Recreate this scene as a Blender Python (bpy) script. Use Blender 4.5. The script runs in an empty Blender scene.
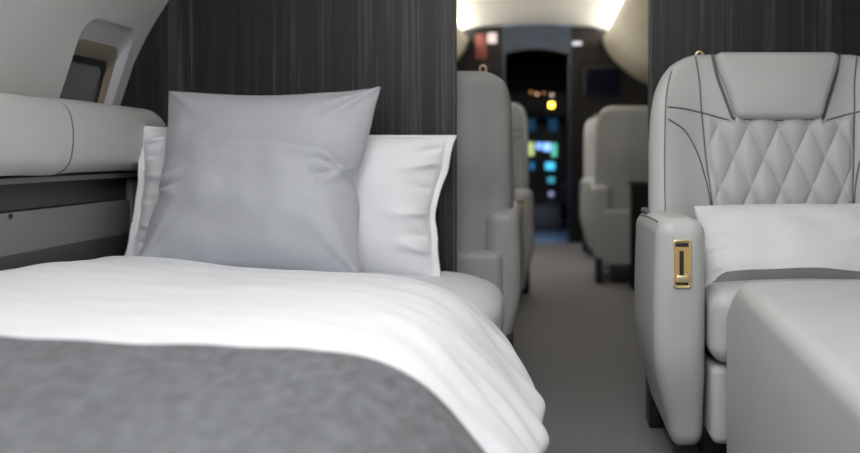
import bpy, bmesh, math, random
from mathutils import Vector, Matrix, noise, geometry
random.seed(4)
C = bpy.context.scene.collection
S = bpy.context.scene
PI = math.pi
F, VX, VY, CZ = 950.0, 545.0, 153.0, 0.775        # camera: focal length in px, vanishing point, eye height

def at(px, py, d):
    """world point seen at a pixel, at a distance d down the cabin"""
    return Vector(((px - VX) * d / F, d, CZ - (py - VY) * d / F))

def lerp(a, b, t): return a + (b - a) * t
def sstep(a, b, x):
    t = max(0.0, min(1.0, (x - a) / (b - a))); return t * t * (3 - 2 * t)
def interp(pts, x):
    if x <= pts[0][0]: return pts[0][1]
    for (x0, y0), (x1, y1) in zip(pts, pts[1:]):
        if x <= x1:
            return lerp(y0, y1, (x - x0) / (x1 - x0))
    return pts[-1][1]
def nz(x, y, z=0.0): return noise.noise(Vector((x, y, z)))

# ------------------------------------------------------------------ materials
MATS = {}
def mat(name, col, rough=0.5, metal=0.0, bump=None, var=None, sheen=0.0, emit=None, spec=0.5, coat=0.0):
    m = bpy.data.materials.new(name); m.use_nodes = True
    nt = m.node_tree; b = nt.nodes['Principled BSDF']
    b.inputs['Base Color'].default_value = (*col, 1); b.inputs['Roughness'].default_value = rough
    b.inputs['Metallic'].default_value = metal
    b.inputs['Specular IOR Level'].default_value = spec
    if sheen: b.inputs['Sheen Weight'].default_value = sheen; b.inputs['Sheen Roughness'].default_value = 0.5
    if coat: b.inputs['Coat Weight'].default_value = coat; b.inputs['Coat Roughness'].default_value = 0.1
    if emit:
        b.inputs['Emission Color'].default_value = (*emit[0], 1); b.inputs['Emission Strength'].default_value = emit[1]
    tc = nt.nodes.new('ShaderNodeTexCoord')
    if var:                                          # (scale vector, amount, detail)
        mp = nt.nodes.new('ShaderNodeMapping'); mp.inputs['Scale'].default_value = var[0]
        n = nt.nodes.new('ShaderNodeTexNoise'); n.inputs['Scale'].default_value = 1.0; n.inputs['Detail'].default_value = var[2]
        nt.links.new(tc.outputs['Object'], mp.inputs['Vector']); nt.links.new(mp.outputs['Vector'], n.inputs['Vector'])
        r = nt.nodes.new('ShaderNodeValToRGB')
        a = var[1]
        r.color_ramp.elements[0].position = 0.3; r.color_ramp.elements[1].position = 0.7
        r.color_ramp.elements[0].color = (*[c * (1 - a) for c in col], 1)
        r.color_ramp.elements[1].color = (*[min(1, c * (1 + a)) for c in col], 1)
        nt.links.new(n.outputs['Fac'], r.inputs['Fac']); nt.links.new(r.outputs['Color'], b.inputs['Base Color'])
    if bump:                                         # (scale vector, strength, distance)
        mp = nt.nodes.new('ShaderNodeMapping'); mp.inputs['Scale'].default_value = bump[0]
        n = nt.nodes.new('ShaderNodeTexNoise'); n.inputs['Scale'].default_value = 1.0; n.inputs['Detail'].default_value = 3
        bp = nt.nodes.new('ShaderNodeBump'); bp.inputs['Strength'].default_value = bump[1]; bp.inputs['Distance'].default_value = bump[2]
        nt.links.new(tc.outputs['Object'], mp.inputs['Vector']); nt.links.new(mp.outputs['Vector'], n.inputs['Vector'])
        nt.links.new(n.outputs['Fac'], bp.inputs['Height']); nt.links.new(bp.outputs['Normal'], b.inputs['Normal'])
    MATS[name] = m
    return m

def wood_mat():
    m = mat('dark_wood_veneer', (0.02, 0.018, 0.018), rough=0.42)
    nt = m.node_tree; b = nt.nodes['Principled BSDF']
    tc = nt.nodes.new('ShaderNodeTexCoord')
    def layer(sx, sz, det):
        mp = nt.nodes.new('ShaderNodeMapping'); mp.inputs['Scale'].default_value = (sx, 3, sz)
        n = nt.nodes.new('ShaderNodeTexNoise'); n.inputs['Scale'].default_value = 1; n.inputs['Detail'].default_value = det
        n.inputs['Distortion'].default_value = 0.6
        nt.links.new(tc.outputs['Object'], mp.inputs['Vector']); nt.links.new(mp.outputs['Vector'], n.inputs['Vector'])
        return n.outputs['Fac']
    a, c = layer(22, 0.5, 4), layer(120, 1.8, 5)
    mx = nt.nodes.new('ShaderNodeMath'); mx.operation = 'MULTIPLY_ADD'; mx.inputs[1].default_value = 0.55
    m2 = nt.nodes.new('ShaderNodeMath'); m2.operation = 'MULTIPLY'; m2.inputs[1].default_value = 0.5
    nt.links.new(c, m2.inputs[0]); nt.links.new(a, mx.inputs[0]); nt.links.new(m2.outputs[0], mx.inputs[2])
    r = nt.nodes.new('ShaderNodeValToRGB')
    r.color_ramp.elements[0].position = 0.40; r.color_ramp.elements[0].color = (0.004, 0.0038, 0.0042, 1)
    r.color_ramp.elements[1].position = 0.67; r.color_ramp.elements[1].color = (0.070, 0.063, 0.062, 1)
    e = r.color_ramp.elements.new(0.54); e.color = (0.0145, 0.0135, 0.014, 1)
    nt.links.new(mx.outputs[0], r.inputs['Fac']); nt.links.new(r.outputs['Color'], b.inputs['Base Color'])
    return m

WOOD = wood_mat()
LEATHER = mat('grey_leather', (0.47, 0.472, 0.465), 0.42, bump=((260, 260, 260), 0.10, 0.002), var=((6, 6, 6), 0.03, 2), spec=0.4)
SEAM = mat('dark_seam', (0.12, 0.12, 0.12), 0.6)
LINER = mat('cabin_liner', (0.56, 0.56, 0.55), 0.5, bump=((200, 200, 200), 0.05, 0.001))
OVERHEAD = mat('warm_lit_overhead', (0.62, 0.57, 0.45), 0.45, var=((5, 5, 5), 0.05, 3))  # cream tint is the warm cabin lighting put into the panel colour
CEIL = mat('ceiling_white', (0.90, 0.89, 0.86), 0.6)
CARPET = mat('taupe_carpet', (0.205, 0.195, 0.192), 0.95, bump=((420, 420, 420), 0.7, 0.004), var=((150, 150, 150), 0.28, 4))
WHITE = mat('white_cotton', (0.84, 0.85, 0.88), 0.8, bump=((9, 9, 9), 0.25, 0.01), sheen=0.15)
SHEET = mat('white_sheet', (0.70, 0.705, 0.72), 0.8, sheen=0.1)
GREYSATIN = mat('grey_satin', (0.42, 0.43, 0.47), 0.5, bump=((60, 60, 200), 0.10, 0.002), var=((40, 40, 240), 0.03, 4), sheen=0.3)
SPREAD = mat('grey_wool', (0.125, 0.130, 0.140), 0.85, bump=((70, 40, 60), 0.7, 0.008), var=((60, 26, 40), 0.30, 7), sheen=0.1)
CUSHW = mat('lumbar_white', (0.66, 0.67, 0.69), 0.6, bump=((30, 30, 30), 0.15, 0.003), sheen=0.2)
CUSHG = mat('lumbar_grey', (0.17, 0.17, 0.175), 0.6, bump=((60, 60, 60), 0.15, 0.003), sheen=0.2)
GOLD = mat('brushed_gold', (0.66, 0.45, 0.19), 0.42, 0.75, bump=((30, 30, 300), 0.05, 0.001))
GOLDL = mat('pale_gold', (0.84, 0.70, 0.46), 0.28, 1.0)
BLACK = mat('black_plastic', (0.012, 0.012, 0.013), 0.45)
DARKGREY = mat('charcoal_panel', (0.06, 0.06, 0.062), 0.55)
PANELGREY = mat('grey_panel', (0.19, 0.19, 0.185), 0.55)
BROWN = mat('dark_brown_laminate', (0.014, 0.012, 0.011), 0.6, var=((20, 3, 1), 0.2, 3), spec=0.12)
BLUEGREY = mat('blue_lit_header', (0.035, 0.048, 0.068), 0.5, var=((4, 4, 8), 0.2, 2), spec=0.2)  # blue tint is reflected blue light put into the base colour
TAN = mat('tan_window_frame', (0.25, 0.21, 0.165), 0.5)
REVEAL = mat('window_reveal', (0.50, 0.50, 0.53), 0.4)
SHADE = mat('window_shade', (0.17, 0.18, 0.18), 0.35)
SCREEN = mat('dark_screen', (0.002, 0.003, 0.009), 0.6, spec=0.05)
RED = mat('red_placard', (0.17, 0.03, 0.02), 0.5)
SILL = mat('threshold_metal', (0.30, 0.34, 0.42), 0.35, 0.6)
def glow(name, col, s): return mat(name, tuple(c * 0.2 for c in col), 0.4, emit=(col, s))

# ------------------------------------------------------------------ object helpers
def mesh_obj(name, verts, faces, m, parent=None, smooth=True):
    me = bpy.data.meshes.new(name)
    me.from_pydata([tuple(v) for v in verts], [], faces); me.update()
    bm = bmesh.new(); bm.from_mesh(me)
    bmesh.ops.recalc_face_normals(bm, faces=bm.faces); bm.to_mesh(me); bm.free()
    if smooth:
        for p in me.polygons: p.use_smooth = True
    for mm in (m if isinstance(m, (list, tuple)) else [m]): me.materials.append(mm)
    o = bpy.data.objects.new(name, me); C.objects.link(o)
    if parent: o.parent = parent
    return o

def tag(o, label=None, cat=None, group=None, kind=None):
    if label: o['label'] = label
    if cat: o['category'] = cat
    if group: o['group'] = group
    if kind: o['kind'] = kind
    return o

def thing(name, label, cat, loc=(0, 0, 0), rz=0.0, group=None):
    o = bpy.data.objects.new(name, None); C.objects.link(o)
    o.empty_display_size = 0.1
    o.location = loc; o.rotation_euler = (0, 0, rz)
    return tag(o, label, cat, group)

def structure(o, label=None): 
    return tag(o, label, None, None, 'structure')

def dup(o, parent=None):
    c = o.copy(); C.objects.link(c)
    if parent: c.parent = parent
    for ch in list(o.children): dup(ch, c)
    return c

def grid_faces(nu, nv, off=0, closed_u=False):
    f = []
    for j in range(nv - 1):
        for i in range(nu if closed_u else nu - 1):
            i2 = (i + 1) % nu
            f.append((off + j * nu + i, off + j * nu + i2, off + (j + 1) * nu + i2, off + (j + 1) * nu + i))
    return f

def ticks(h, r, n, k):
    """coordinates along one half-extent h: dense in the rounding zones, n cells in between"""
    r = min(r, h * 0.999)
    out = [-h + r * (1 - math.tan(PI / 4 * (1 - i / k))) for i in range(k)]
    inner = h - r
    mid = [-inner + 2 * inner * i / n for i in range(n + 1)]
    hi = [inner + r * math.tan(PI / 4 * (i + 1) / k) for i in range(k)]
    return out + mid + hi

def pad_data(size, r, n=(6, 6, 6), k=4, deform=None, center=(0, 0, 0)):
    """rounded box with inner grid: returns verts, faces; deform(x,y,z)->(x,y,z) in box coordinates"""
    h = [s / 2 for s in size]
    T = [ticks(h[a], r, n[a], k) for a in range(3)]
    verts, faces, idx = [], [], {}
    def V(p):
        key = tuple(round(c, 6) for c in p)
        if key in idx: return idx[key]
        q = Vector([max(-(h[a] - r), min(h[a] - r, p[a])) for a in range(3)])
        d = Vector(p) - q
        v = q + d.normalized() * r if d.length > 1e-9 else q
        if deform: v = Vector(deform(v.x, v.y, v.z))
        idx[key] = len(verts); verts.append(v + Vector(center)); return idx[key]
    for a in range(3):
        b, c = (a + 1) % 3, (a + 2) % 3
        for s in (-1, 1):
            for i in range(len(T[b]) - 1):
                for j in range(len(T[c]) - 1):
                    q = []
                    for (ii, jj) in ((i, j), (i + 1, j), (i + 1, j + 1), (i, j + 1)):
                        p = [0, 0, 0]; p[a] = s * h[a]; p[b] = T[b][ii]; p[c] = T[c][jj]
                        q.append(V(p))
                    faces.append(tuple(q if s > 0 else q[::-1]))
    return verts, faces

def pad(name, center, size, r, m, parent=None, n=(4, 4, 4), k=4, deform=None):
    v, f = pad_data(size, r, n, k, deform, center)
    return mesh_obj(name, v, f, m, parent)

def box(name, x0, x1, y0, y1, z0, z1, m, parent=None, r=0.003):
    return pad(name, ((x0 + x1) / 2, (y0 + y1) / 2, (z0 + z1) / 2), (x1 - x0, y1 - y0, z1 - z0), r, m, parent, (1, 1, 1), 2)

def tube_data(pts, r, n=8, closed=False):
    pts = [Vector(p) for p in pts]
    N = len(pts); verts = []; up = None
    for i, p in enumerate(pts):
        if closed: t = (pts[(i + 1) % N] - pts[i - 1]).normalized()
        else: t = (pts[min(N - 1, i + 1)] - pts[max(0, i - 1)]).normalized()
        if up is None:
            up = Vector((0, 0, 1)) if abs(t.z) < 0.9 else Vector((1, 0, 0))
        up = (up - t * up.dot(t)).normalized(); s = t.cross(up)
        for j in range(n):
            a = 2 * PI * j / n
            verts.append(p + (up * math.cos(a) + s * math.sin(a)) * r)
    f = grid_faces(n, N, 0, True)
    if closed:
        for j in range(n):
            f.append(((N - 1) * n + j, (N - 1) * n + (j + 1) % n, (j + 1) % n, j))
    else:
        f.append(tuple(range(n))); f.append(tuple(range((N - 1) * n, N * n)))
    return verts, f

def tube(name, pts, r, m, parent=None, n=8, closed=False):
    v, f = tube_data(pts, r, n, closed)
    return mesh_obj(name, v, f, m, parent)

def smooth_path(pts, n=8):
    """Catmull-Rom through 2-D or 3-D points"""
    P = [Vector(p) for p in pts]; P = [P[0] * 2 - P[1]] + P + [P[-1] * 2 - P[-2]]
    out = []
    for i in range(1, len(P) - 2):
        for s in range(n):
            t = s / n
            out.append(0.5 * ((2 * P[i]) + (P[i + 1] - P[i - 1]) * t + (2 * P[i - 1] - 5 * P[i] + 4 * P[i + 1] - P[i + 2]) * t * t
                              + (3 * P[i] - P[i - 1] - 3 * P[i + 1] + P[i + 2]) * t ** 3))
    out.append(P[-2]); return out

def rrect(cx, cy, w, h, r, n=6):
    """rounded rectangle loop, counter-clockwise"""
    out = []
    for (sx, sy, a0) in ((1, 1, 0), (-1, 1, 90), (-1, -1, 180), (1, -1, 270)):
        for i in range(n + 1):
            a = math.radians(a0 + 90 * i / n)
            out.append((cx + sx * (w / 2 - r) + r * math.cos(a), cy + sy * (h / 2 - r) + r * math.sin(a)))
    return out

# ------------------------------------------------------------------ the cabin shell
XC = -0.08                                     # cabin centreline
BULK = 2.87                                    # face of the wood bulkhead
FRONT = 8.20                                   # face of the forward bulkhead
AFT = -1.6
PROF = smooth_path([(-1.14, 0.0), (-1.235, 0.30), (-1.285, 0.60), (-1.297, 0.88), (-1.240, 1.05), (-1.150, 1.22), (-1.045, 1.37)], 8)
SL = [0.0]
for a, b in zip(PROF, PROF[1:]): SL.append(SL[-1] + (b - a).length)
def wall_pt(y, s, depth=0.0, side=-1):
    """point on the curved side wall: y down the cabin, s up the profile, depth outwards"""
    for i in range(len(SL) - 1):
        if s <= SL[i + 1] or i == len(SL) - 2:
            t = (s - SL[i]) / (SL[i + 1] - SL[i]); p = PROF[i].lerp(PROF[i + 1], t)
            i0, i1 = max(0, i - 1), min(len(PROF) - 1, i + 2)
            tg = (PROF[i1] - PROF[i0]).normalized(); nrm = Vector((-tg.y, tg.x)); break
    p = p + nrm * depth
    x = p.x if side < 0 else 2 * XC - p.x
    return Vector((x, y, p.y))
def s_of_z(z):
    for i in range(len(PROF) - 1):
        if PROF[i].y <= z <= PROF[i + 1].y:
            return SL[i] + (SL[i + 1] - SL[i]) * (z - PROF[i].y) / (PROF[i + 1].y - PROF[i].y)

WINS = [(2.500, 2.800), (1.830, 2.095), (1.160, 1.425), (0.49, 0.755), (-0.18, 0.085), (-0.85, -0.585)]
WS0, WS1 = s_of_z(0.80), s_of_z(1.135)
def win_loop(y0, y1, ins=0.0, r=0.055):
    return rrect((y0 + y1) / 2, (WS0 + WS1) / 2, (y1 - y0) - 2 * ins, (WS1 - WS0) - 2 * ins, max(0.012, r - ins * 0.5), 7)

def wall_with_windows(name, side, y0, y1, wins, m):
    pts, edges = [], []
    def loop(l):
        s = len(pts); pts.extend(Vector(p) for p in l)
        edges.extend((s + i, s + (i + 1) % len(l)) for i in range(len(l)))
    ny, ns = 30, 26
    smax = SL[-1]
    border = [(lerp(y0, y1, i / ny), 0) for i in range(ny)] + [(y1, smax * i / ns) for i in range(ns)] + \
             [(lerp(y1, y0, i / ny), smax) for i in range(ny)] + [(y0, smax * (1 - i / ns)) for i in range(ns)]
    loop(border)
    for w in wins: loop(win_loop(*w))
    for i in range(1, ny):
        for j in range(1, ns):
            y, s = lerp(y0, y1, i / ny), smax * j / ns
            if all(not (w[0] - .01 < y < w[1] + .01 and WS0 - .01 < s < WS1 + .01) for w in wins): pts.append(Vector((y, s)))
    v, e, f, *_ = geometry.delaunay_2d_cdt(pts, edges, [], 0, 1e-5)
    faces = []
    for t in f:
        c = sum((v[i] for i in t), Vector((0, 0))) / len(t)
        inside = False
        for w in wins:
            l = win_loop(*w); k = False
            for (ax, ay), (bx, by) in zip(l, l[1:] + l[:1]):
                if (ay > c.y) != (by > c.y) and c.x < (bx - ax) * (c.y - ay) / (by - ay) + ax: k = not k
            inside |= k
        if not inside: faces.append(t)
    return structure(mesh_obj(name, [wall_pt(p.x, p.y, 0, side) for p in v], faces, m))

def ring(name, loops, m, parent, side, cap=False):
    """strip through loops of (y, s) with a depth each"""
    verts = []; n = len(loops[0][0])
    for l, d in loops: verts += [wall_pt(y, s, d, side) for y, s in l]
    f = grid_faces(n, len(loops), 0, True)
    if cap: f.append(tuple(range((len(loops) - 1) * n, len(loops) * n)))
    return mesh_obj(name, verts, f, m, parent)

structure(box('floor', -1.16, 1.02, AFT, FRONT, -0.06, 0.0, CARPET))
wall_with_windows('wall_left', -1, AFT, FRONT, WINS, LINER)
wall_with_windows('wall_right', 1, AFT, FRONT, WINS, LINER)
PANE = mat('daylight_pane', (0.6, 0.65, 0.7), 0.3, emit=((0.80, 0.90, 1.0), 0.0))
wn = 0
for side in (-1, 1):
    for w in WINS:
        wn += 1
        o = bpy.data.objects.new('window_%d' % wn, None); C.objects.link(o); structure(o)
        def L(i, head=0.0):                                        # the inner openings sit lower, below a deep head
            a, b = w[0] + i, w[1] - i; s0, s1 = WS0 + i, WS1 - i - head
            return rrect((a + b) / 2, (s0 + s1) / 2, b - a, s1 - s0, max(0.015, 0.055 - i * 0.4), 7)
        ring('reveal', [(L(-0.003), -0.001), (L(0.002), 0.003), (L(0.004, 0.02), 0.009), (L(0.007, 0.060), 0.016)], REVEAL, o, side)
        ring('frame', [(L(0.007, 0.060), 0.016), (L(0.022, 0.088), 0.018), (L(0.024, 0.091), 0.024)], TAN, o, side)
        ring('gasket', [(L(0.024, 0.091), 0.023), (L(0.031, 0.101), 0.022), (L(0.033, 0.103), 0.028)], BLACK, o, side)
        ring('shade', [(L(0.033, 0.103), 0.028), (L(0.045, 0.112), 0.027), (L(0.06, 0.125), 0.027)], SHADE, o, side, True)

# overhead panels from the side wall up to the ceiling cove, and the ceiling between them
OVP = smooth_path([(-1.045, 1.37), (-0.98, 1.40), (-0.87, 1.47), (-0.75, 1.585), (-0.68, 1.68), (-0.66, 1.745)], 6)
OVP = [Vector((p.x, p.y)) for p in OVP] + [Vector((-0.665, 1.762)), Vector((-0.68, 1.768)), Vector((-0.78, 1.765))]
for side in (-1, 1):
    v = []
    for i in range(13):
        y = lerp(AFT, FRONT, i / 12)
        v += [(p.x if side < 0 else 2 * XC - p.x, y, p.y) for p in OVP]
    structure(mesh_obj('trim_1' if side < 0 else 'trim_2', v, grid_faces(len(OVP), 13), OVERHEAD))
v = []
for i in range(9):
    y = lerp(AFT, FRONT, i / 8)
    for j in range(17):
        t = -1 + 2 * j / 16
        v.append((XC + 0.70 * t, y, 1.885 - 0.07 * abs(t) ** 3.0 - 0.045 * (abs(t) > 0.999)))
structure(mesh_obj('ceiling', v, grid_faces(17, 9), CEIL))
structure(box('wall_aft', -1.35, 1.2, AFT - 0.05, AFT, 0, 1.95, LINER))

def section_panel(name, xa, xb, y0, y1, m, zb=0.0):
    """a bulkhead slab filling the cabin section between xa and xb"""
    def ztop(x):
        xx = x if x < XC else 2 * XC - x
        pts = [(p.x, p.y) for p in PROF if p.y >= 0.88] + [(p.x, p.y) for p in OVP[1:-2]] + [(-0.6, 1.855), (XC, 1.885)]
        return interp(pts, xx) + 0.004
    def zlow(x):
        xx = x if x < XC else 2 * XC - x
        pts = [(-1.297, 0.88), (-1.285, 0.6), (-1.235, 0.3), (-1.14, 0.0)]
        return max(zb, interp(pts, xx))
    xs = [lerp(xa, xb, i / 40) for i in range(41)]
    loop = [(x, zlow(x)) for x in xs] + [(x, ztop(x)) for x in reversed(xs)]
    n = len(loop)
    v = [(x, y0, z) for x, z in loop] + [(x, y1, z) for x, z in loop]
    f = []
    N = len(xs)
    for i in range(N - 1):
        f.append((i, i + 1, n - 2 - i, n - 1 - i)); f.append((n + i + 1, n + i, 2 * n - 1 - i, 2 * n - 2 - i))
    for i in range(n): f.append((i, (i + 1) % n, n + (i + 1) % n, n + i))
    return structure(mesh_obj(name, v, f, m, smooth=False))

section_panel('wall_bulkhead_left', -1.296, -0.280, BULK, BULK + 0.045, WOOD)
section_panel('wall_bulkhead_right', 0.326, 1.134, BULK, BULK + 0.045, WOOD)
structure(box('trim_3', -0.280, -0.270, BULK - 0.002, BULK + 0.047, 0, 1.87, DARKGREY))
structure(box('trim_4', 0.316, 0.326, BULK - 0.002, BULK + 0.047, 0, 1.85, DARKGREY))

# forward bulkhead with the cockpit doorway, and the cockpit shell beyond
section_panel('wall_front_left', -1.296, -0.37, FRONT, FRONT + 0.06, BROWN)
section_panel('wall_front_right', 0.225, 1.134, FRONT, FRONT + 0.06, BROWN)
xs = [lerp(-0.37, 0.225, i / 20) for i in range(21)]
v = []
for y in (FRONT - 0.02, FRONT + 0.06):
    for x in xs:
        t = (x + 0.0725) / 0.2975
        v += [(x, y, 1.675 - 0.055 * t * t), (x, y, 1.878 - 0.02 * t * t)]
f = []
for i in range(20):
    a = 2 * i
    f += [(a, a + 2, a + 3, a + 1), (42 + a, 42 + a + 1, 42 + a + 3, 42 + a + 2), (a, 42 + a, 42 + a + 2, a + 2), (a + 1, a + 3, 42 + a + 3, 42 + a + 1)]
f += [(0, 1, 43, 42), (40, 82, 83, 41)]
structure(mesh_obj('wall_front_header', v, f, BLUEGREY, smooth=False))
BLUEDARK = mat('dark_blue_jamb', (0.012, 0.016, 0.04), 0.4)
structure(box('door_1', -0.37, -0.345, FRONT - 0.01, FRONT + 0.10, 0, 1.64, BLUEDARK))
structure(box('door_2', 0.20, 0.225, FRONT - 0.01, FRONT + 0.10, 0, 1.64, BLUEDARK))
structure(box('floor_cockpit', -0.8, 0.66, FRONT, 10.9, -0.06, 0.0, SILL))
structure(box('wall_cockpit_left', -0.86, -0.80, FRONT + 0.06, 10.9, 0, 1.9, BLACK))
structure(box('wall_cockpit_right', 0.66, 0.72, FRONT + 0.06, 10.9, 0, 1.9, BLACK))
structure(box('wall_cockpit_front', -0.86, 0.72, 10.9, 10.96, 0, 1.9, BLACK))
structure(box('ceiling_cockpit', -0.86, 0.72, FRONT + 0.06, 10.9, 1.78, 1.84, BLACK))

# ------------------------------------------------------------------ side ledge along the left wall
LX = -1.172                                    # inner face of the ledge
led = thing('side_ledge', 'long padded grey leather ledge below the cabin window beside the bed', 'ledge', (LX - 0.03, 1.8, 0.72))
def loc(o, par):                               # world-built mesh under a placed parent
    o.parent = par; o.matrix_parent_inverse = Matrix.Translation(-Vector(par.location)) ; return o
def ledge_pad(y0, y1, end_round):
    ln = y1 - y0
    def d(x, y, z):
        t = (y + ln / 2) / ln
        x2 = x
        if x > 0: x2 = x + 0.016 * math.sin(PI * (z + 0.09) / 0.18)
        z2 = z + (0.004 * math.sin(PI * t)) + 0.006 * (x < 0)
        if end_round:                          # the forward end curves down and away
            k = sstep(0.86, 1.0, t)
            if z > 0: z2 -= 0.022 * k * k
            if x > 0: x2 -= 0.002 * k * k
        z2 += 0.0022 * nz(y * 9, x * 12, z * 9)
        return (x2, y, z2)
    return pad('cushion_section', (LX - 0.030, (y0 + y1) / 2, 0.812), (0.13, ln, 0.180), 0.040, LEATHER, None, (4, 20, 5), 5, d)
loc(ledge_pad(2.222, 2.862, True), led)
loc(ledge_pad(1.36, 2.294, False), led)
loc(ledge_pad(0.51, 1.432, False), led)
loc(ledge_pad(-0.5, 0.582, False), led)
for ys in (2.258, 1.396, 0.546):
    rr = rrect(LX - 0.030, 0.812, 0.127, 0.177, 0.039, 8)
    rr = [(lerp(a[0], b[0], k / 6), lerp(a[1], b[1], k / 6)) for a, b in zip(rr, rr[1:] + rr[:1]) for k in (range(6) if math.dist(a, b) > 0.02 else (0,))]
    l = [(x + 0.016 * math.sin(PI * (z - 0.722) / 0.18) * (x > LX - 0.03), ys, z) for x, z in rr]
    loc(tube('seam', l, 0.0035, SEAM, None, 6, True), led)
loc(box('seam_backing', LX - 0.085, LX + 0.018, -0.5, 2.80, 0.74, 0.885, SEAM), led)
lp = thing('side_panel', 'grey low side panelling with dark recessed band under the leather ledge', 'cabinet', (LX - 0.03, 1.8, 0.0))  # thin panelling below the ledge, no cabinet body behind it
loc(box('panel_face', LX - 0.075, LX - 0.033, -0.5, 2.76, 0.0, 0.640, PANELGREY), lp)
loc(box('recess_rail', LX - 0.075, LX - 0.045, -0.5, 2.80, 0.642, 0.722, DARKGREY), lp)  # dark grey band set back between panel face and top trim
loc(box('top_trim', LX - 0.05, LX - 0.008, -0.5, 2.82, 0.706, 0.720, PANELGREY), lp)
loc(box('end_strip', LX - 0.075, LX - 0.027, 2.762, 2.84, 0.0, 0.70, PANELGREY, r=0.008), lp)
loc(box('kick_band', LX - 0.075, LX - 0.027, -0.5, 2.75, 0.44, 0.545, DARKGREY), lp)
loc(box('latch', LX - 0.037, LX - 0.027, 2.134, 2.142, 0.628, 0.638, BLACK, r=0.002), lp)

# ------------------------------------------------------------------ bed, duvet, spread
BX0, BX1 = -1.15, -0.120
bed = thing('bed', 'cabin bed made up with a white fitted sheet against the wood bulkhead', 'bed', (-0.65, 1.6, 0))
loc(box('base', BX0 + 0.02, BX1 - 0.06, 0.42, 2.845, 0.0, 0.235, PANELGREY, r=0.015), bed)
def mdef(x, y, z):
    if x > 0:                                  # soft crowned edge towards the aisle
        k = sstep(0.30, 0.515, x); f = 1 - sstep(0.55, 0.95, y)
        if z > -0.03: z -= (0.030 + 0.05 * f) * k * k
        x -= 0.095 * f * k
    if z > 0: z += 0.010 * (1 - (x / 0.53) ** 2) + 0.002 * nz(x * 7, y * 7) - 0.012
    return (x, y, z)
loc(pad('mattress', ((BX0 + BX1) / 2, 1.63, 0.335), (BX1 - BX0, 2.44, 0.195), 0.055, SHEET, None, (24, 40, 4), 5, mdef), bed)

def duvet_profile(lift, drop, wide):
    """cross-section of the bedding: from the panel on the left, over the top, down the aisle side"""
    pts = [(-1.165, 0.485), (-1.10, 0.500), (-0.95, 0.502), (-0.75, 0.500), (-0.55, 0.496), (-0.40, 0.488), (-0.31, 0.476),
           (-0.235, 0.454), (-0.175, 0.418), (-0.122, 0.366), (-0.072, 0.308), (-0.025, 0.245), (0.018, 0.180)]
    out = smooth_path(pts, 6)
    return out
DP = duvet_profile(0, 0, 0)
DL = [0.0]
for a, b in zip(DP, DP[1:]): DL.append(DL[-1] + (b - a).length)
DTOT = DL[-1]
def dprof(s):
    for i in range(len(DL) - 1):
        if s <= DL[i + 1] or i == len(DL) - 2:
            t = (s - DL[i]) / (DL[i + 1] - DL[i]); p = DP[i].lerp(DP[i + 1], t)
            i0, i1 = max(0, i - 2), min(len(DP) - 1, i + 3)
            tg = (DP[i1] - DP[i0]).normalized(); return p, Vector((-tg.y, tg.x))
def bed_surface(s, y, lift=0.0, wrinkle=1.0):
    p, n = dprof(s)
    side = sstep(DTOT - 0.36, DTOT - 0.10, s)                      # 0 on the top, 1 on the hanging side
    w = 0.0
    # soft swells and drawn creases on the top
    w += (1 - side) * (0.007 * nz(s * 3.1, y * 3.4, 1.3) + 0.010 * (max(0, nz(s * 2.2 + y * 1.1, y * 5.5, 7.0)) ** 1.5)
                       + 0.0035 * nz(s * 9 + y * 3, y * 13, 3.0))
    # creases pulled diagonally towards the aisle edge
    q = (s * 0.75 + y * 1.0)
    w += 0.007 * sstep(DTOT - 0.75, DTOT - 0.3, s) * nz(q * 10, (s - y) * 2.0, 5.1)
    # hanging folds on the side
    fold = math.sin(y * 23 + 2.2 * nz(y * 2.0, 0.4) + s * 3.0) * 0.6 + nz(y * 13, s * 1.8, 9) * 0.9
    w += side * 0.022 * fold * wrinkle
    # the bedding narrows towards the bulkhead
    tuck = sstep(1.95, 2.55, y)
    x = p.x - side * 0.030 * tuck
    z = p.y - 0.020 * sstep(2.0, 2.5, y) + 0.034 * sstep(0.66, 1.14, -p.x)
    return Vector((x + n.x * (w + lift), y, z + n.y * (w + lift)))

def bedding(name, y0f, y1f, s0, s1f, thick, nu, nv, m, lift, parent=None, roll=0.03, wrinkle=1.0, end_drop=0.0):
    top, bot = [], []
    for j in range(nv):
        v = j / (nv - 1)
        for i in range(nu):
            u = i / (nu - 1)
            s = lerp(s0, s1f(v), u)
            y = lerp(y0f(u), y1f(u), v)
            t = thick
            dy = (y1f(u) - y); ds = s1f(v) - s
            e = min(1.0, min(max(0, dy), max(0, ds)) / roll)
            t *= 0.25 + 0.75 * math.sqrt(max(0, 1 - (1 - e) ** 2))
            dz = -end_drop * (1 - sstep(0, 0.16, dy)) * (1 - sstep(DTOT - 0.35, DTOT - 0.15, s))
            a = bed_surface(s, y, lift - thick + t, wrinkle); b = bed_surface(s, y, lift - thick, wrinkle)
            a.z += dz; b.z += dz
            top.append(a); bot.append(b)
    n = nu * nv
    f = grid_faces(nu, nv) + [q[::-1] for q in grid_faces(nu, nv, n)]
    per = [i for i in range(nu)] + [j * nu + nu - 1 for j in range(1, nv)] + [(nv - 1) * nu + i for i in range(nu - 2, -1, -1)] + [j * nu for j in range(nv - 2, 0, -1)]
    for a, b in zip(per, per[1:] + per[:1]): f.append((b, a, n + a, n + b))
    return mesh_obj(name, top + bot, f, m, parent)

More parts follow.
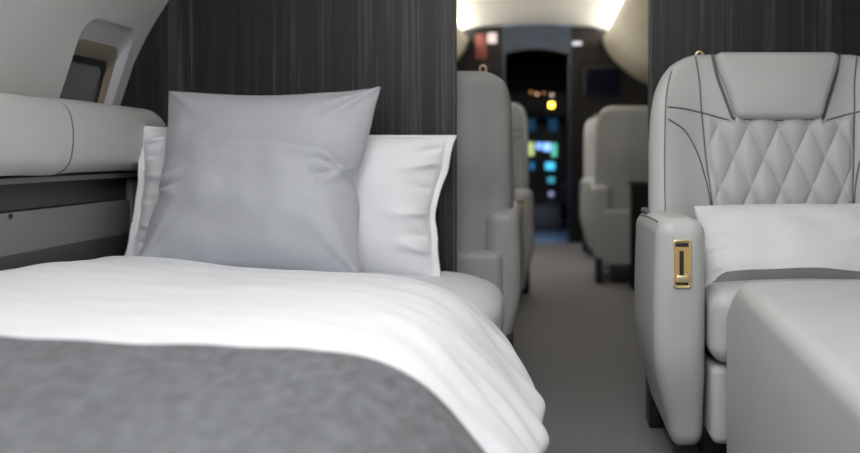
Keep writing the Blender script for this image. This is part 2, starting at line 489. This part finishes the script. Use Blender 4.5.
duv = bedding('duvet', lambda u: 0.50, lambda u: 2.56 - 0.10 * sstep(0.62, 0.80, u) - 0.10 * sstep(0.8, 1.0, u) + 0.02 * math.sin(u * 9),
              0.0, lambda v: DTOT - 0.02 + 0.03 * nz(v * 4, 2.0) - 0.07 * sstep(0.8, 1.0, v), 0.024, 170, 230, WHITE, 0.0, end_drop=0.028)
tag(duv, 'white cotton duvet over the bed, draping down towards the aisle carpet', 'duvet')
spr = bedding('bedspread', lambda u: 0.46, lambda u: 1.335 + 0.012 * math.sin(u * 7 + 1) + 0.05 * sstep(0.35, 0.75, u) + 0.008 * nz(u * 14, 4.0),
              0.0, lambda v: DTOT - 0.03 + 0.02 * nz(v * 5, 6.0), 0.010, 150, 110, SPREAD, 0.0125, roll=0.012)
tag(spr, 'dark grey woven bedspread folded over the foot of the white bed', 'bedspread')

# ------------------------------------------------------------------ pillows
def pillow(name, c, T, m, parent=None, nu=96, nv=84, pinch=0.05, flange=(0, 0), puff=0.55, wrinkles=None, back_mat=None, bias=0.5, seed=0.0, pin_v=0.04, notches=(), rag=0.006):
    """c = four corner points TL, TR, BR, BL; T = thickness; returns front/back welded shell"""
    TL, TR, BR, BL = [Vector(p) for p in c]
    N = (TR - TL).cross(BL - TL).normalized()
    if N.y > 0: N = -N                                             # towards the viewer
    def base(u, v):                                                # u 0..1 left-right, v 0..1 bottom-top
        a, b = u * 2 - 1, v * 2 - 1
        a2 = a * (1 - pinch * (1 - b * b) * abs(a) ** 1.5)
        for (sd, v0, amt, wd) in notches: a2 -= sd * amt * math.exp(-((v - v0) / wd) ** 2) * max(0, sd * a) ** 6
        a2 += rag * nz(v * 6, seed, a * 0.5) * abs(a) ** 4
        b2 = b * (1 - pin_v * (1 if b > 0 else 0.15) * (1 - a * a) * abs(b) ** 1.5)
        u2, v2 = (a2 + 1) / 2, (b2 + 1) / 2
        return TL.lerp(TR, u2).lerp(BL.lerp(BR, u2), 1 - v2)
    def th(u, v):
        a, b = abs(u * 2 - 1), abs(v * 2 - 1)
        fa, fb = 1 - flange[0], 1 - flange[1]
        a, b = min(1, a / fa), min(1, b / fb)
        e = (max(0, 1 - a ** 2.6) * max(0, 1 - b ** 2.6)) ** puff
        return T * e
    front, back = [], []
    for j in range(nv):
        for i in range(nu):
            u, v = (1 - math.cos(PI * i / (nu - 1))) / 2, (1 - math.cos(PI * j / (nv - 1))) / 2
            u, v = lerp(i / (nu - 1), u, 0.5), lerp(j / (nv - 1), v, 0.5)
            p = base(u, v); t = th(u, v)
            rim = i in (0, nu - 1) or j in (0, nv - 1)
            w = wrinkles(u, v) if wrinkles else 0.0
            k = min(1, t / (0.35 * T))
            w = w * (0.45 + 0.55 * k) if not rim else 0
            soft = 0.004 * nz(u * 4 + seed, v * 4, seed)
            wav = 0.006 * nz(u * 5, v * 5, seed + 3)                # the rim waves a little
            front.append(p + N * (t * bias + (w + soft * k if not rim else 0) + wav))
            back.append(p - N * (t * (1 - bias) - (soft * k if not rim else 0)) + N * wav)
    f1 = grid_faces(nu, nv); f2 = [q[::-1] for q in f1]
    if back_mat:
        fa, fb = [], []                                             # the grey back wraps round under the white front
        for j in range(nv - 1):
            for i in range(nu - 1):
                u, v = i / (nu - 1), j / (nv - 1)
                wrap = v < 0.17 * sstep(0.0, 0.16, u)
                (fb if wrap else fa).append(f1[j * (nu - 1) + i])
        o = mesh_obj(name, front, fa, m, parent)
        b = mesh_obj('back_panel', front + back, fb + [tuple(k + nu * nv for k in q) for q in f2], back_mat, o)
        b['label'] = 'dark grey back panel'
        for ob, sg in ((o, N),):
            me = ob.data
            if sum((Vector(p.normal) for p in me.polygons), Vector()).dot(sg) < 0: me.flip_normals()
        return o
    n = nu * nv; remap = {}
    verts = list(front)
    for j in range(nv):
        for i in range(nu):
            k = j * nu + i
            if i in (0, nu - 1) or j in (0, nv - 1): remap[k] = k
            else: remap[k] = len(verts); verts.append(back[k])
    f = f1 + [tuple(remap[k] for k in q) for q in f2]
    return mesh_obj(name, verts, f, m, parent)

def crease(u, v, u0, v0, ang, length, width, amp):
    """one drawn crease starting at (u0, v0)"""
    dx, dy = u - u0, v - v0
    a = dx * math.cos(ang) + dy * math.sin(ang); b = -dx * math.sin(ang) + dy * math.cos(ang)
    if a < -0.02 or a > length: return 0.0
    fade = (1 - a / length) * sstep(-0.02, 0.02, a)
    return amp * fade * math.exp(-(b / (width * (0.4 + a / length))) ** 2)

def grey_wr(u, v):
    w = 0.0
    for k in range(5):                                             # creases gathered at the right side pinch
        w += crease(u, v, 1.0, 0.50 + 0.02 * k - 0.04, PI - 0.55 + 0.27 * k, 0.24 + 0.03 * (k % 2), 0.020, (0.042, -0.036, 0.046, -0.036, 0.032)[k])
    for k in range(3):
        w += crease(u, v, 0.0, 0.40, -0.35 + 0.45 * k, 0.22, 0.022, (0.022, -0.02, 0.02)[k])
    for (cu, cv, an) in ((0, 0, 0.75), (0, 0, 1.1), (1, 0, 2.3), (1, 0, 2.0), (0, 1, -0.75), (1, 1, -2.35), (1, 1, -2.7), (0, 0, 0.45)):
        w += crease(u, v, cu, cv, an, 0.38, 0.03, 0.014)
    w += 0.007 * math.exp(-((v - 0.60 - 0.03 * math.sin(u * 5)) / 0.035) ** 2) * sstep(0.02, 0.2, u) * (1 - sstep(0.7, 0.95, u))
    w += 0.009 * nz(u * 2.5 + v * 2, v * 6, 2.2) + 0.004 * nz(u * 9, v * 6, 5.0)
    return w
gp = pillow('cushion', (at(169, 91, 2.62), at(381, 87, 2.63), at(359, 277, 2.44), at(136, 264, 2.44)), 0.20, GREYSATIN,
            pin_v=0.08, pinch=0.075, notches=((1, 0.50, 0.055, 0.10), (-1, 0.38, 0.035, 0.07)), rag=0.010, wrinkles=grey_wr, bias=0.5, seed=1.0, puff=0.68)
tag(gp, 'large square silver grey satin cushion leaning on the white bed pillow', 'cushion')
def white_wr(u, v):
    w = 0.0
    for k, (v0, an, ln, am) in enumerate(((0.16, 2.6, 0.13, 0.022), (0.27, 2.9, 0.09, -0.018), (0.42, 3.3, 0.16, 0.020), (0.60, 3.0, 0.10, -0.016), (0.78, 3.6, 0.18, 0.020), (0.90, 3.8, 0.14, -0.016))):
        w += crease(u, v, 0.955, v0, an, ln, 0.03, am) + crease(u, v, 0.045, 1.02 - v0, PI - an, ln, 0.03, am)
    w += 0.010 * nz(u * 7, v * 3.2, 6.0) * sstep(0.3, 0.9, u)
    w += 0.004 * nz(u * 6, v * 8, 4.0)
    return w
wp = pillow('pillow', (at(133, 125, 2.66), at(458, 135, 2.775), at(441, 279, 2.69), at(122, 258, 2.58)), 0.19, WHITE,
            pinch=0.05, notches=((1, 0.45, 0.03, 0.2),), rag=0.012, flange=(0.055, 0.03), wrinkles=white_wr, bias=0.46, seed=5.0, puff=0.55, pin_v=0.045)
tag(wp, 'wide white cotton bed pillow with flat flanged edge, propped against the wood bulkhead', 'pillow')

# ------------------------------------------------------------------ executive seat (faces -y, origin on the floor)
def w_of_z(z):
    return interp([(0.30, 0.360), (0.63, 0.371), (0.80, 0.367), (0.88, 0.361), (0.94, 0.349), (0.985, 0.328), (1.02, 0.300), (1.045, 0.268), (1.06, 0.235)], z)
def yf(x, z):
    """front surface of the seat back"""
    y = 0.085 + (z - 0.42) * 0.13 - 0.02 * math.exp(-((z - 0.60) / 0.14) ** 2)
    y -= 0.045 * sstep(0.19, 0.33, abs(x)) * (1 - 0.6 * sstep(0.85, 1.05, z))
    return y
Z0, Z1 = 0.34, 1.055
SQUARE = False
def backrest_def(x, y, z):
    zz = (Z0 + Z1) / 2 + z
    ww = interp([(0.30, 0.350), (0.63, 0.357), (0.93, 0.352), (0.98, 0.345), (1.02, 0.330), (1.045, 0.312), (1.06, 0.29)], zz) if SQUARE else w_of_z(zz)
    xx = x / 0.36 * ww
    t = (y + 0.07) / 0.14                                          # 0 front .. 1 rear
    edge = 1 - 0.045 * t * sstep(0.5, 1, abs(x) / 0.36)
    thick = 0.15 - 0.03 * sstep(0.7, 1.05, zz)
    rear = 0.012 * math.sin(PI * min(1, max(0, (zz - Z0) / 0.7)))
    yy = yf(xx, zz) + t * thick + t * rear + 0.02 * t * sstep(0.19, 0.33, abs(xx)) * -1
    return (xx * edge, yy, zz)

def plate_on(parent, cx, yfr, z0, z1, w):
    """gilt latch plate on an armrest front: bezel, recess, slot and slider"""
    cz, h = (z0 + z1) / 2, z1 - z0
    outer, inner = rrect(cx, cz, w, h, 0.007), rrect(cx, cz, w - 0.007, h - 0.007, 0.005)
    n = len(outer); v = []
    for l, y in ((outer, yfr + 0.004), (outer, yfr - 0.003), (inner, yfr - 0.003), (inner, yfr + 0.0015)): v += [(x, y, z) for x, z in l]
    b = mesh_obj('latch_plate', v, grid_faces(n, 4, 0, True), GOLDL, parent)
    b['label'] = 'gold latch plate'
    l2 = rrect(cx, cz, w - 0.007, h - 0.007, 0.005)
    mesh_obj('plate_recess', [(x, yfr + 0.0012, z) for x, z in l2], [tuple(range(len(l2)))], GOLD, b, smooth=False)
    box('finger_gap', cx - w * 0.36, cx + w * 0.36, yfr - 0.0005, yfr + 0.002, z1 - 0.016, z1 - 0.007, BLACK, b, 0.001)
    l3 = rrect(cx - 0.001, cz + 0.004, 0.0095, h * 0.50, 0.004)
    box('slot', cx - 0.006, cx + 0.004, yfr - 0.0005, yfr + 0.002, cz - h * 0.25, cz + h * 0.27, BLACK, b, 0.001)
    box('slider', cx - 0.015, cx + 0.014, yfr - 0.010, yfr + 0.002, z0 + 0.013, z0 + 0.030, GOLDL, b, 0.003)
    box('lower_gap', cx - w * 0.34, cx + w * 0.34, yfr - 0.0008, yfr + 0.002, z0 + 0.007, z0 + 0.0125, BLACK, b, 0.001)

def seat(label, loc_, rz=0.0, group=None):
    t = thing('aircraft_seat', label, 'seat', loc_, rz, group)
    pad('backrest', (0, 0, 0), (0.72, 0.14, Z1 - Z0), 0.045, LEATHER, t, (24, 2, 30), 5, backrest_def)
    # quilted centre panel
    xl = lambda z: interp([(0.46, 0.200), (0.63, 0.192), (0.75, 0.203), (0.90, 0.213)], z)
    nu, nv = 150, 170; v = []
    for j in range(nv):
        z = lerp(0.42, 0.905, j / (nv - 1))
        for i in range(nu):
            a = -1 + 2 * i / (nu - 1); x = a * xl(z)
            p, q = x / 0.084 + z / 0.17, x / 0.084 - z / 0.17
            puff = (abs(math.sin(PI * p)) * abs(math.sin(PI * q))) ** 0.45
            top = 0.905 if abs(x) < 0.12 else lerp(0.868, 0.890, min(1, (abs(x) - 0.12) / 0.09))
            edge = min(1, (1 - abs(a)) / 0.08) ** 0.5 * sstep(0, 0.02, top - z)
            v.append((x, yf(x, z) + 0.003 - edge * (0.005 + 0.014 * puff), z))
    mesh_obj('quilted_panel', v, grid_faces(nu, nv), LEATHER, t)
    # headrest: a trapezoid pad, narrower below
    def hd(x, y, z):
        k = (z + 0.093) / 0.186                                    # 0 bottom .. 1 top
        hw = lerp(0.122, 0.176, sstep(0.02, 0.98, k) * 0.5 + k * 0.5)
        xx = x / 0.15 * hw; zz = 0.964 + z
        zz -= 0.004 * (1 - k) * (1 - (x / 0.15) ** 2)
        return (xx, yf(xx, zz) - 0.012 + y - 0.010 * (y < 0) * (1 - (x / 0.15) ** 2) * math.sin(PI * k) + 0.01, zz)
    pad('headrest', (0, 0, 0), (0.30, 0.06, 0.186), 0.022, LEATHER, t, (12, 2, 10), 5, hd)
    # seams: lines that lie on the leather
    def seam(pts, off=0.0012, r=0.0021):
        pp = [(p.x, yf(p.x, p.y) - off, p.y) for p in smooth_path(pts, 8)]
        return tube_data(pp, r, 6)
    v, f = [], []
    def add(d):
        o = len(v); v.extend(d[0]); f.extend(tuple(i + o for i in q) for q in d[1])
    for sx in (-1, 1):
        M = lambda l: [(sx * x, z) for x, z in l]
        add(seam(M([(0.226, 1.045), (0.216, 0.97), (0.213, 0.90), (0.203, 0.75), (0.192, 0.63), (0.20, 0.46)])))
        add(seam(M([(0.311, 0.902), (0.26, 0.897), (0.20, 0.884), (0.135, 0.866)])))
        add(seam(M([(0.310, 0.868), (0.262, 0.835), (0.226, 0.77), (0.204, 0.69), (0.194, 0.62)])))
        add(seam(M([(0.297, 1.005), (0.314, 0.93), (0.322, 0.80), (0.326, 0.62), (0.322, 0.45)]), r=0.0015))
        add(seam(M([(0.178, 1.052), (0.166, 0.99), (0.146, 0.93), (0.126, 0.872)]), off=0.0, r=0.0045))  # thick dark tubes stand for the shadow gap beside the headrest
    add(seam([(-0.126, 0.872), (-0.06, 0.868), (0, 0.867), (0.06, 0.868), (0.126, 0.872)], off=0.004, r=0.004))  # and for the shadow gap along its lower edge
    sm = mesh_obj('seams', v, f, SEAM, t); sm['label'] = 'dark stitched seams and headrest shadow gap lines'
    # seat cushion, its front and the pan
    def cd(x, y, z):
        if z > 0: z += 0.016 * math.cos(PI * x / 0.56) * math.cos(PI * (y) / 0.56)
        return (x, y, z)
    pad('seat_cushion', (0, -0.105, 0.372), (0.535, 0.46, 0.165), 0.040, LEATHER, t, (10, 10, 3), 5, cd)
    pad('rear_panel', (0, 0.215, 0.27), (0.64, 0.10, 0.34), 0.03, LEATHER, t, (2, 2, 2), 4)
    pad('front_panel', (0, -0.075, 0.190), (0.525, 0.46, 0.185), 0.022, LEATHER, t, (2, 2, 2), 4)
    for sx in (-1, 1):
        # armrest: padded slab, tucked in towards the floor
        def ad(x, y, z):
            zz = 0.3475 + z
            tuck = 1 - sstep(0.08, 0.32, zz)
            xo = x * (1 - 0.30 * tuck) - 0.020 * tuck
            if x > 0: xo += 0.006 * math.sin(PI * min(1, max(0, (zz - 0.1) / 0.5)))
            dip = 0.010 * sstep(-0.1, 0.26, y) * (z > 0)
            yy = y + (0.05 * tuck if y < 0 else 0)
            if SQUARE: return (sx * (0.316 + xo), -0.03 + yy, (zz - dip) * 0.945)
            return (sx * (0.330 + xo), -0.03 + yy, zz - dip)
        vv, ff = pad_data((0.116, 0.54, 0.55), 0.040, (4, 10, 10), 5, ad)
        arm = mesh_obj('armrest', vv, ff if sx > 0 else [q[::-1] for q in ff], LEATHER, t)
        pl = []
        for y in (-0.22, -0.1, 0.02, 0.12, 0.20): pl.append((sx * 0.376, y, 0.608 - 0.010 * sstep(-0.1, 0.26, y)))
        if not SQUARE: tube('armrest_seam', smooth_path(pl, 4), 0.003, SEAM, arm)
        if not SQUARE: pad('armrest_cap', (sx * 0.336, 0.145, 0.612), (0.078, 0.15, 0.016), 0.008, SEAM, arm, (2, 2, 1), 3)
        plate_on(arm, sx * (0.316 if SQUARE else 0.331), -0.3030, *((0.44, 0.545) if SQUARE else (0.463, 0.574)), 0.042)
    # black underframe
    for sx in (-1, 1): box('leg', sx * 0.335 - 0.020, sx * 0.335 + 0.020, 0.17, 0.27, 0.0, 0.15, BLACK, t, 0.006)
    box('base', -0.25, 0.25, -0.16, 0.24, 0.0, 0.11, BLACK, t, 0.01)
    # small gilt loop on top of the back
    rp = [((-0.25 if SQUARE else -0.205) + 0.011 * math.cos(2 * PI * k / 20), 0.225, (1.064 if SQUARE else 1.053) + 0.013 * math.sin(2 * PI * k / 20)) for k in range(20)]
    tube('hook_ring', rp, 0.0032, GOLDL, t, 8, True)['label'] = 'small gold loop'
    return t

G = 'executive aircraft seats along the aisle'
s0 = seat('large grey leather seat with diamond quilting facing the camera, lumbar cushion on it', (0.648, 2.50, 0), 0, G)
for (x, y, rz, lb) in ((-0.464, 3.50, PI, 'grey leather seat back just beyond the bed bulkhead, left of the aisle'),
                       (-0.440, 5.06, 0, 'second seat left of the aisle, facing aft beyond the nearest seat back'),
                       (0.655, 5.90, PI, 'grey seat back right of the aisle beside the dark cabinet'),
                       (0.650, 7.25, 0, 'farthest seat right of the aisle, peeking out beyond another seat back')):
    if rz: SQUARE = True; o = sq = seat(lb, (x, y, 0), rz, G)
    else: o = dup(sq)
    o.location = (x, y, 0); o.rotation_euler.z = rz; o['label'] = lb

def lum_wr(u, v):
    w = 0.0
    for k in range(4):
        w += crease(u, v, 0, 0.15 + 0.2 * k, 0.3 - 0.2 * k, 0.18, 0.03, (0.006, -0.005, 0.006, -0.005)[k])
        w += crease(u, v, 1, 0.15 + 0.2 * k, PI - 0.3 + 0.2 * k, 0.18, 0.03, (0.006, -0.005, 0.006, -0.005)[k])
    return w + 0.004 * nz(u * 5, v * 4, 8.0)
lc = pillow('lumbar_cushion', (at(694, 206, 2.475), at(882, 204, 2.475), at(884, 288, 2.33), at(704, 288, 2.33)), 0.13, CUSHW,
            pinch=0.03, rag=0.003, wrinkles=lum_wr, back_mat=CUSHG, bias=0.42, seed=7.0, puff=0.5, pin_v=0.03)
tag(lc, 'oblong off white lumbar cushion with grey back lying on the quilted seat', 'cushion')

# ------------------------------------------------------------------ padded leather block in front of the seat
OX0, OX1 = 0.405, 0.895
def od(x, y, z):
    t = (y + 0.53) / 1.06                                          # 0 near .. 1 far (at the seat)
    if z > 0:
        z -= 0.055 * (1 - t) ** 1.0
        z += 0.014 * math.cos(PI * x / 0.5) * math.sin(PI * t)
        z -= 0.080 * sstep(0.82, 1.0, t) ** 2
    return (x, y, z)
ot = thing('ottoman', 'grey leather footrest block in the foreground in front of the quilted seat', 'ottoman', ((OX0 + OX1) / 2, 1.62, 0))
loc(pad('upholstery', ((OX0 + OX1) / 2, 1.62, 0.285), (OX1 - OX0, 1.06, 0.45), 0.035, LEATHER, None, (8, 20, 4), 6, od), ot)
loc(box('plinth', OX0 + 0.05, OX1 - 0.05, 1.15, 2.09, 0.0, 0.065, BLACK, None, 0.01), ot)

# ------------------------------------------------------------------ dark cabinet by the far right seat
cb = thing('cabinet', 'dark low cabinet between the near seat and the far seat back', 'cabinet', (0.75, 5.43, 0))
loc(box('body', 0.495, 0.97, 5.33, 5.53, 0.0, 0.585, BROWN, None, 0.006), cb)
loc(box('top', 0.485, 0.98, 5.32, 5.54, 0.587, 0.612, BLACK, None, 0.006), cb)

# ------------------------------------------------------------------ forward end: monitor, signs, lamps
mo = thing('monitor', 'black wall monitor on the dark forward bulkhead, right of the cockpit doorway', 'monitor', (0.49, FRONT - 0.03, 1.38))
loc(box('housing', 0.335, 0.655, FRONT - 0.03, FRONT - 0.001, 1.255, 1.515, BLACK, None, 0.008), mo)
loc(box('screen', 0.347, 0.643, FRONT - 0.034, FRONT - 0.029, 1.267, 1.503, SCREEN, None, 0.002), mo)
tag(box('placard', -0.60, -0.505, FRONT - 0.02, FRONT - 0.001, 1.585, 1.80, RED, None, 0.004),
    'dark red upright placard on the forward bulkhead left of the cockpit doorway', 'sign')
tag(box('indicator_lamp', -0.515 + 0.02, -0.515 + 0.10, FRONT - 0.03, FRONT - 0.001, 1.72, 1.81, glow('lamp_pinkwhite', (1.0, 0.85, 0.82), 0.55), None, 0.012),
    'small glowing pinkish white lamp beside the red placard', 'lamp')
tag(box('reading_lamp', 0.235, 0.315, FRONT - 0.03, FRONT - 0.001, 1.705, 1.735, glow('lamp_white', (0.9, 0.9, 1.0), 0.6), None, 0.008),
    'small white lamp strip above the wall monitor', 'lamp')

# cockpit: instrument panel, pedestal, displays
ip = thing('instrument_panel', 'dark cockpit instrument panel seen through the doorway', 'instrument panel', (-0.07, 10.3, 0))
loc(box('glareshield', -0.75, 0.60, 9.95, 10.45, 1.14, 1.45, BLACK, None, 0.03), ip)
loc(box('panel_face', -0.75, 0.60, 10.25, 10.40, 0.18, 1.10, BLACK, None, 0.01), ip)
def ped(x, y, z): return (x, y + 0.25 * z, z)
loc(pad('pedestal', (-0.06, 9.95, 0.13), (0.46, 0.5, 0.26), 0.02, BLACK, None, (1, 1, 1), 2, ped), ip)
for sx, lb in ((-0.52, 'left'), (0.40, 'right')):
    cs = thing('pilot_seat', 'dark pilot seat on the %s inside the cockpit' % lb, 'pilot seat', (sx, 9.3, 0))
    loc(pad('backrest', (sx, 9.30, 0.80), (0.42, 0.12, 0.66), 0.05, BLACK, None, (2, 2, 2), 4), cs)
    loc(pad('seat_cushion', (sx, 9.58, 0.42), (0.42, 0.44, 0.12), 0.04, BLACK, None, (2, 2, 2), 4), cs)
    loc(box('base', sx - 0.15, sx + 0.15, 9.36, 9.74, 0.0, 0.36, BLACK, None, 0.01), cs)
GD = 'glowing cockpit displays'
def disp(px, py, w, h, col, s, d=10.24, nm='cockpit_display', lb=None, cat='display', g=GD):
    c = at(px, py, d)
    o = box(nm, c.x - w / 2, c.x + w / 2, d - 0.012, d, c.z - h / 2, c.z + h / 2, glow(nm, col, s), None, min(w, h) * 0.2)
    tag(o, lb, cat, g)
disp(531, 122, 0.10, 0.20, (0.03, 0.14, 0.28), 0.22, lb='dim blue cockpit display left of the yellow light')
disp(553, 122, 0.10, 0.20, (0.03, 0.14, 0.28), 0.22, lb='dim blue cockpit display right below the yellow light')
# pedestal screens and lamps, on its sloping face
GL = 'small cockpit indicator lights'
for (px, py, w, h, col, s, lb) in (
        (531, 149, 0.07, 0.15, (0.45, 0.55, 0.22), 0.9, 'yellow green lit cockpit display at the left of its row'),
        (539, 146, 0.07, 0.075, (0.2, 0.4, 0.9), 1.3, 'left of two round blue cockpit displays in the upper row'),
        (547, 147, 0.080, 0.090, (0.25, 0.45, 0.9), 1.6, 'right of two bright blue cockpit displays in the upper row'),
        (554, 150, 0.060, 0.15, (0.12, 0.55, 0.40), 0.9, 'green cockpit display at the right end of the upper row'),
        (550, 166, 0.105, 0.085, (0.06, 0.45, 0.70), 1.3, 'cyan cockpit display below the blue displays'),
        (551, 180, 0.075, 0.065, (0.05, 0.28, 0.36), 1.0, 'dim teal cockpit display below the cyan one'),
        (551, 194, 0.055, 0.055, (0.22, 0.24, 0.40), 1.0, 'lowest faint violet cockpit display'),
        (532, 166, 0.045, 0.075, (0.02, 0.2, 0.45), 0.7, 'dim blue cockpit display at the left below the yellow green one')):
    disp(px, py, w, h, col, s, 10.245, lb=lb)
for (px, py, r, col, s, lb) in (
        (551.5, 105, 0.055, (1.0, 0.60, 0.06), 7.0, 'bright round yellow light, brightest in the cockpit'),
        (531, 92, 0.022, (0.8, 0.35, 0.1), 0.9, 'tiny orange light at the left of the row above the displays'),
        (537, 94, 0.026, (0.9, 0.5, 0.3), 1.3, 'second tiny orange light from the left in the row'),
        (544, 93, 0.020, (0.8, 0.35, 0.1), 0.9, 'third tiny orange light from the left in the row'),
        (552, 95, 0.030, (0.8, 0.7, 0.6), 1.0, 'pale light right above the round yellow light')):
    disp(px, py, r, r, col, s, 9.94, 'indicator_light', lb, 'indicator light', GL)

# ------------------------------------------------------------------ lights
def strip(x, y0, y1, nm, lb, s):
    o = box(nm, x - 0.012, x + 0.012, y0, y1, 1.775, 1.793, glow(nm, (1.0, 0.95, 0.86), s), None, 0.006)
    tag(o, lb, 'light strip')
strip(-0.735, 5.2, FRONT - 0.1, 'cove_light', 'warm forward cove light strip above the left overhead panel', 42.0)
strip(2 * XC + 0.735, 5.2, FRONT - 0.1, 'cove_light', 'warm forward cove light strip above the right overhead panel', 42.0)
strip(-0.735, AFT + 0.05, 5.15, 'cove_light', 'long dim cove light strip above the left overhead panel over the bed', 5.0)
strip(2 * XC + 0.735, AFT + 0.05, 5.15, 'cove_light', 'long dim cove light strip above the right overhead panel over the quilted seat', 5.0)
def area(name, loc_, rot, sx, sy, power, col):
    l = bpy.data.lights.new(name, 'AREA'); l.shape = 'RECTANGLE'; l.size = sx; l.size_y = sy; l.energy = power; l.color = col
    o = bpy.data.objects.new(name, l); C.objects.link(o); o.location = loc_; o.rotation_euler = rot
    return o
for y, p in ((-0.9, 22), (0.6, 15.5), (1.7, 7), (4.4, 2.0), (6.8, 6.5)):
    area('ceiling_fill', (XC, y, 1.86), (0, 0, 0), 0.7, 0.8, p, (0.955, 0.975, 1.0))  # unseen fill lights without fixtures, added under the ceiling to brighten the cabin
area('cockpit_floor_light', (-0.08, 8.75, 0.65), (0, 0, 0), 0.3, 0.4, 1.6, (0.35, 0.55, 1.0))

wd = bpy.data.worlds.new('world'); S.world = wd; wd.use_nodes = True
wd.node_tree.nodes['Background'].inputs['Color'].default_value = (0.6, 0.7, 0.85, 1)
wd.node_tree.nodes['Background'].inputs['Strength'].default_value = 0.3

# ------------------------------------------------------------------ camera
cam = bpy.data.cameras.new('camera'); co = bpy.data.objects.new('camera', cam); C.objects.link(co)
co.location = (0, 0, CZ); co.rotation_euler = (PI / 2, 0, 0)
cam.sensor_width = 36; cam.lens = F * 36 / 860
cam.shift_x = -(VX - 430) / 860; cam.shift_y = -(226.5 - VY) / 860
cam.clip_start = 0.05
cam.dof.use_dof = True; cam.dof.focus_distance = 2.3; cam.dof.aperture_fstop = 2.0
S.camera = co
S.view_settings.view_transform = 'Standard'; S.view_settings.look = 'None'; S.view_settings.gamma = 1; S.view_settings.use_curve_mapping = False
S.view_settings.exposure = 0.30
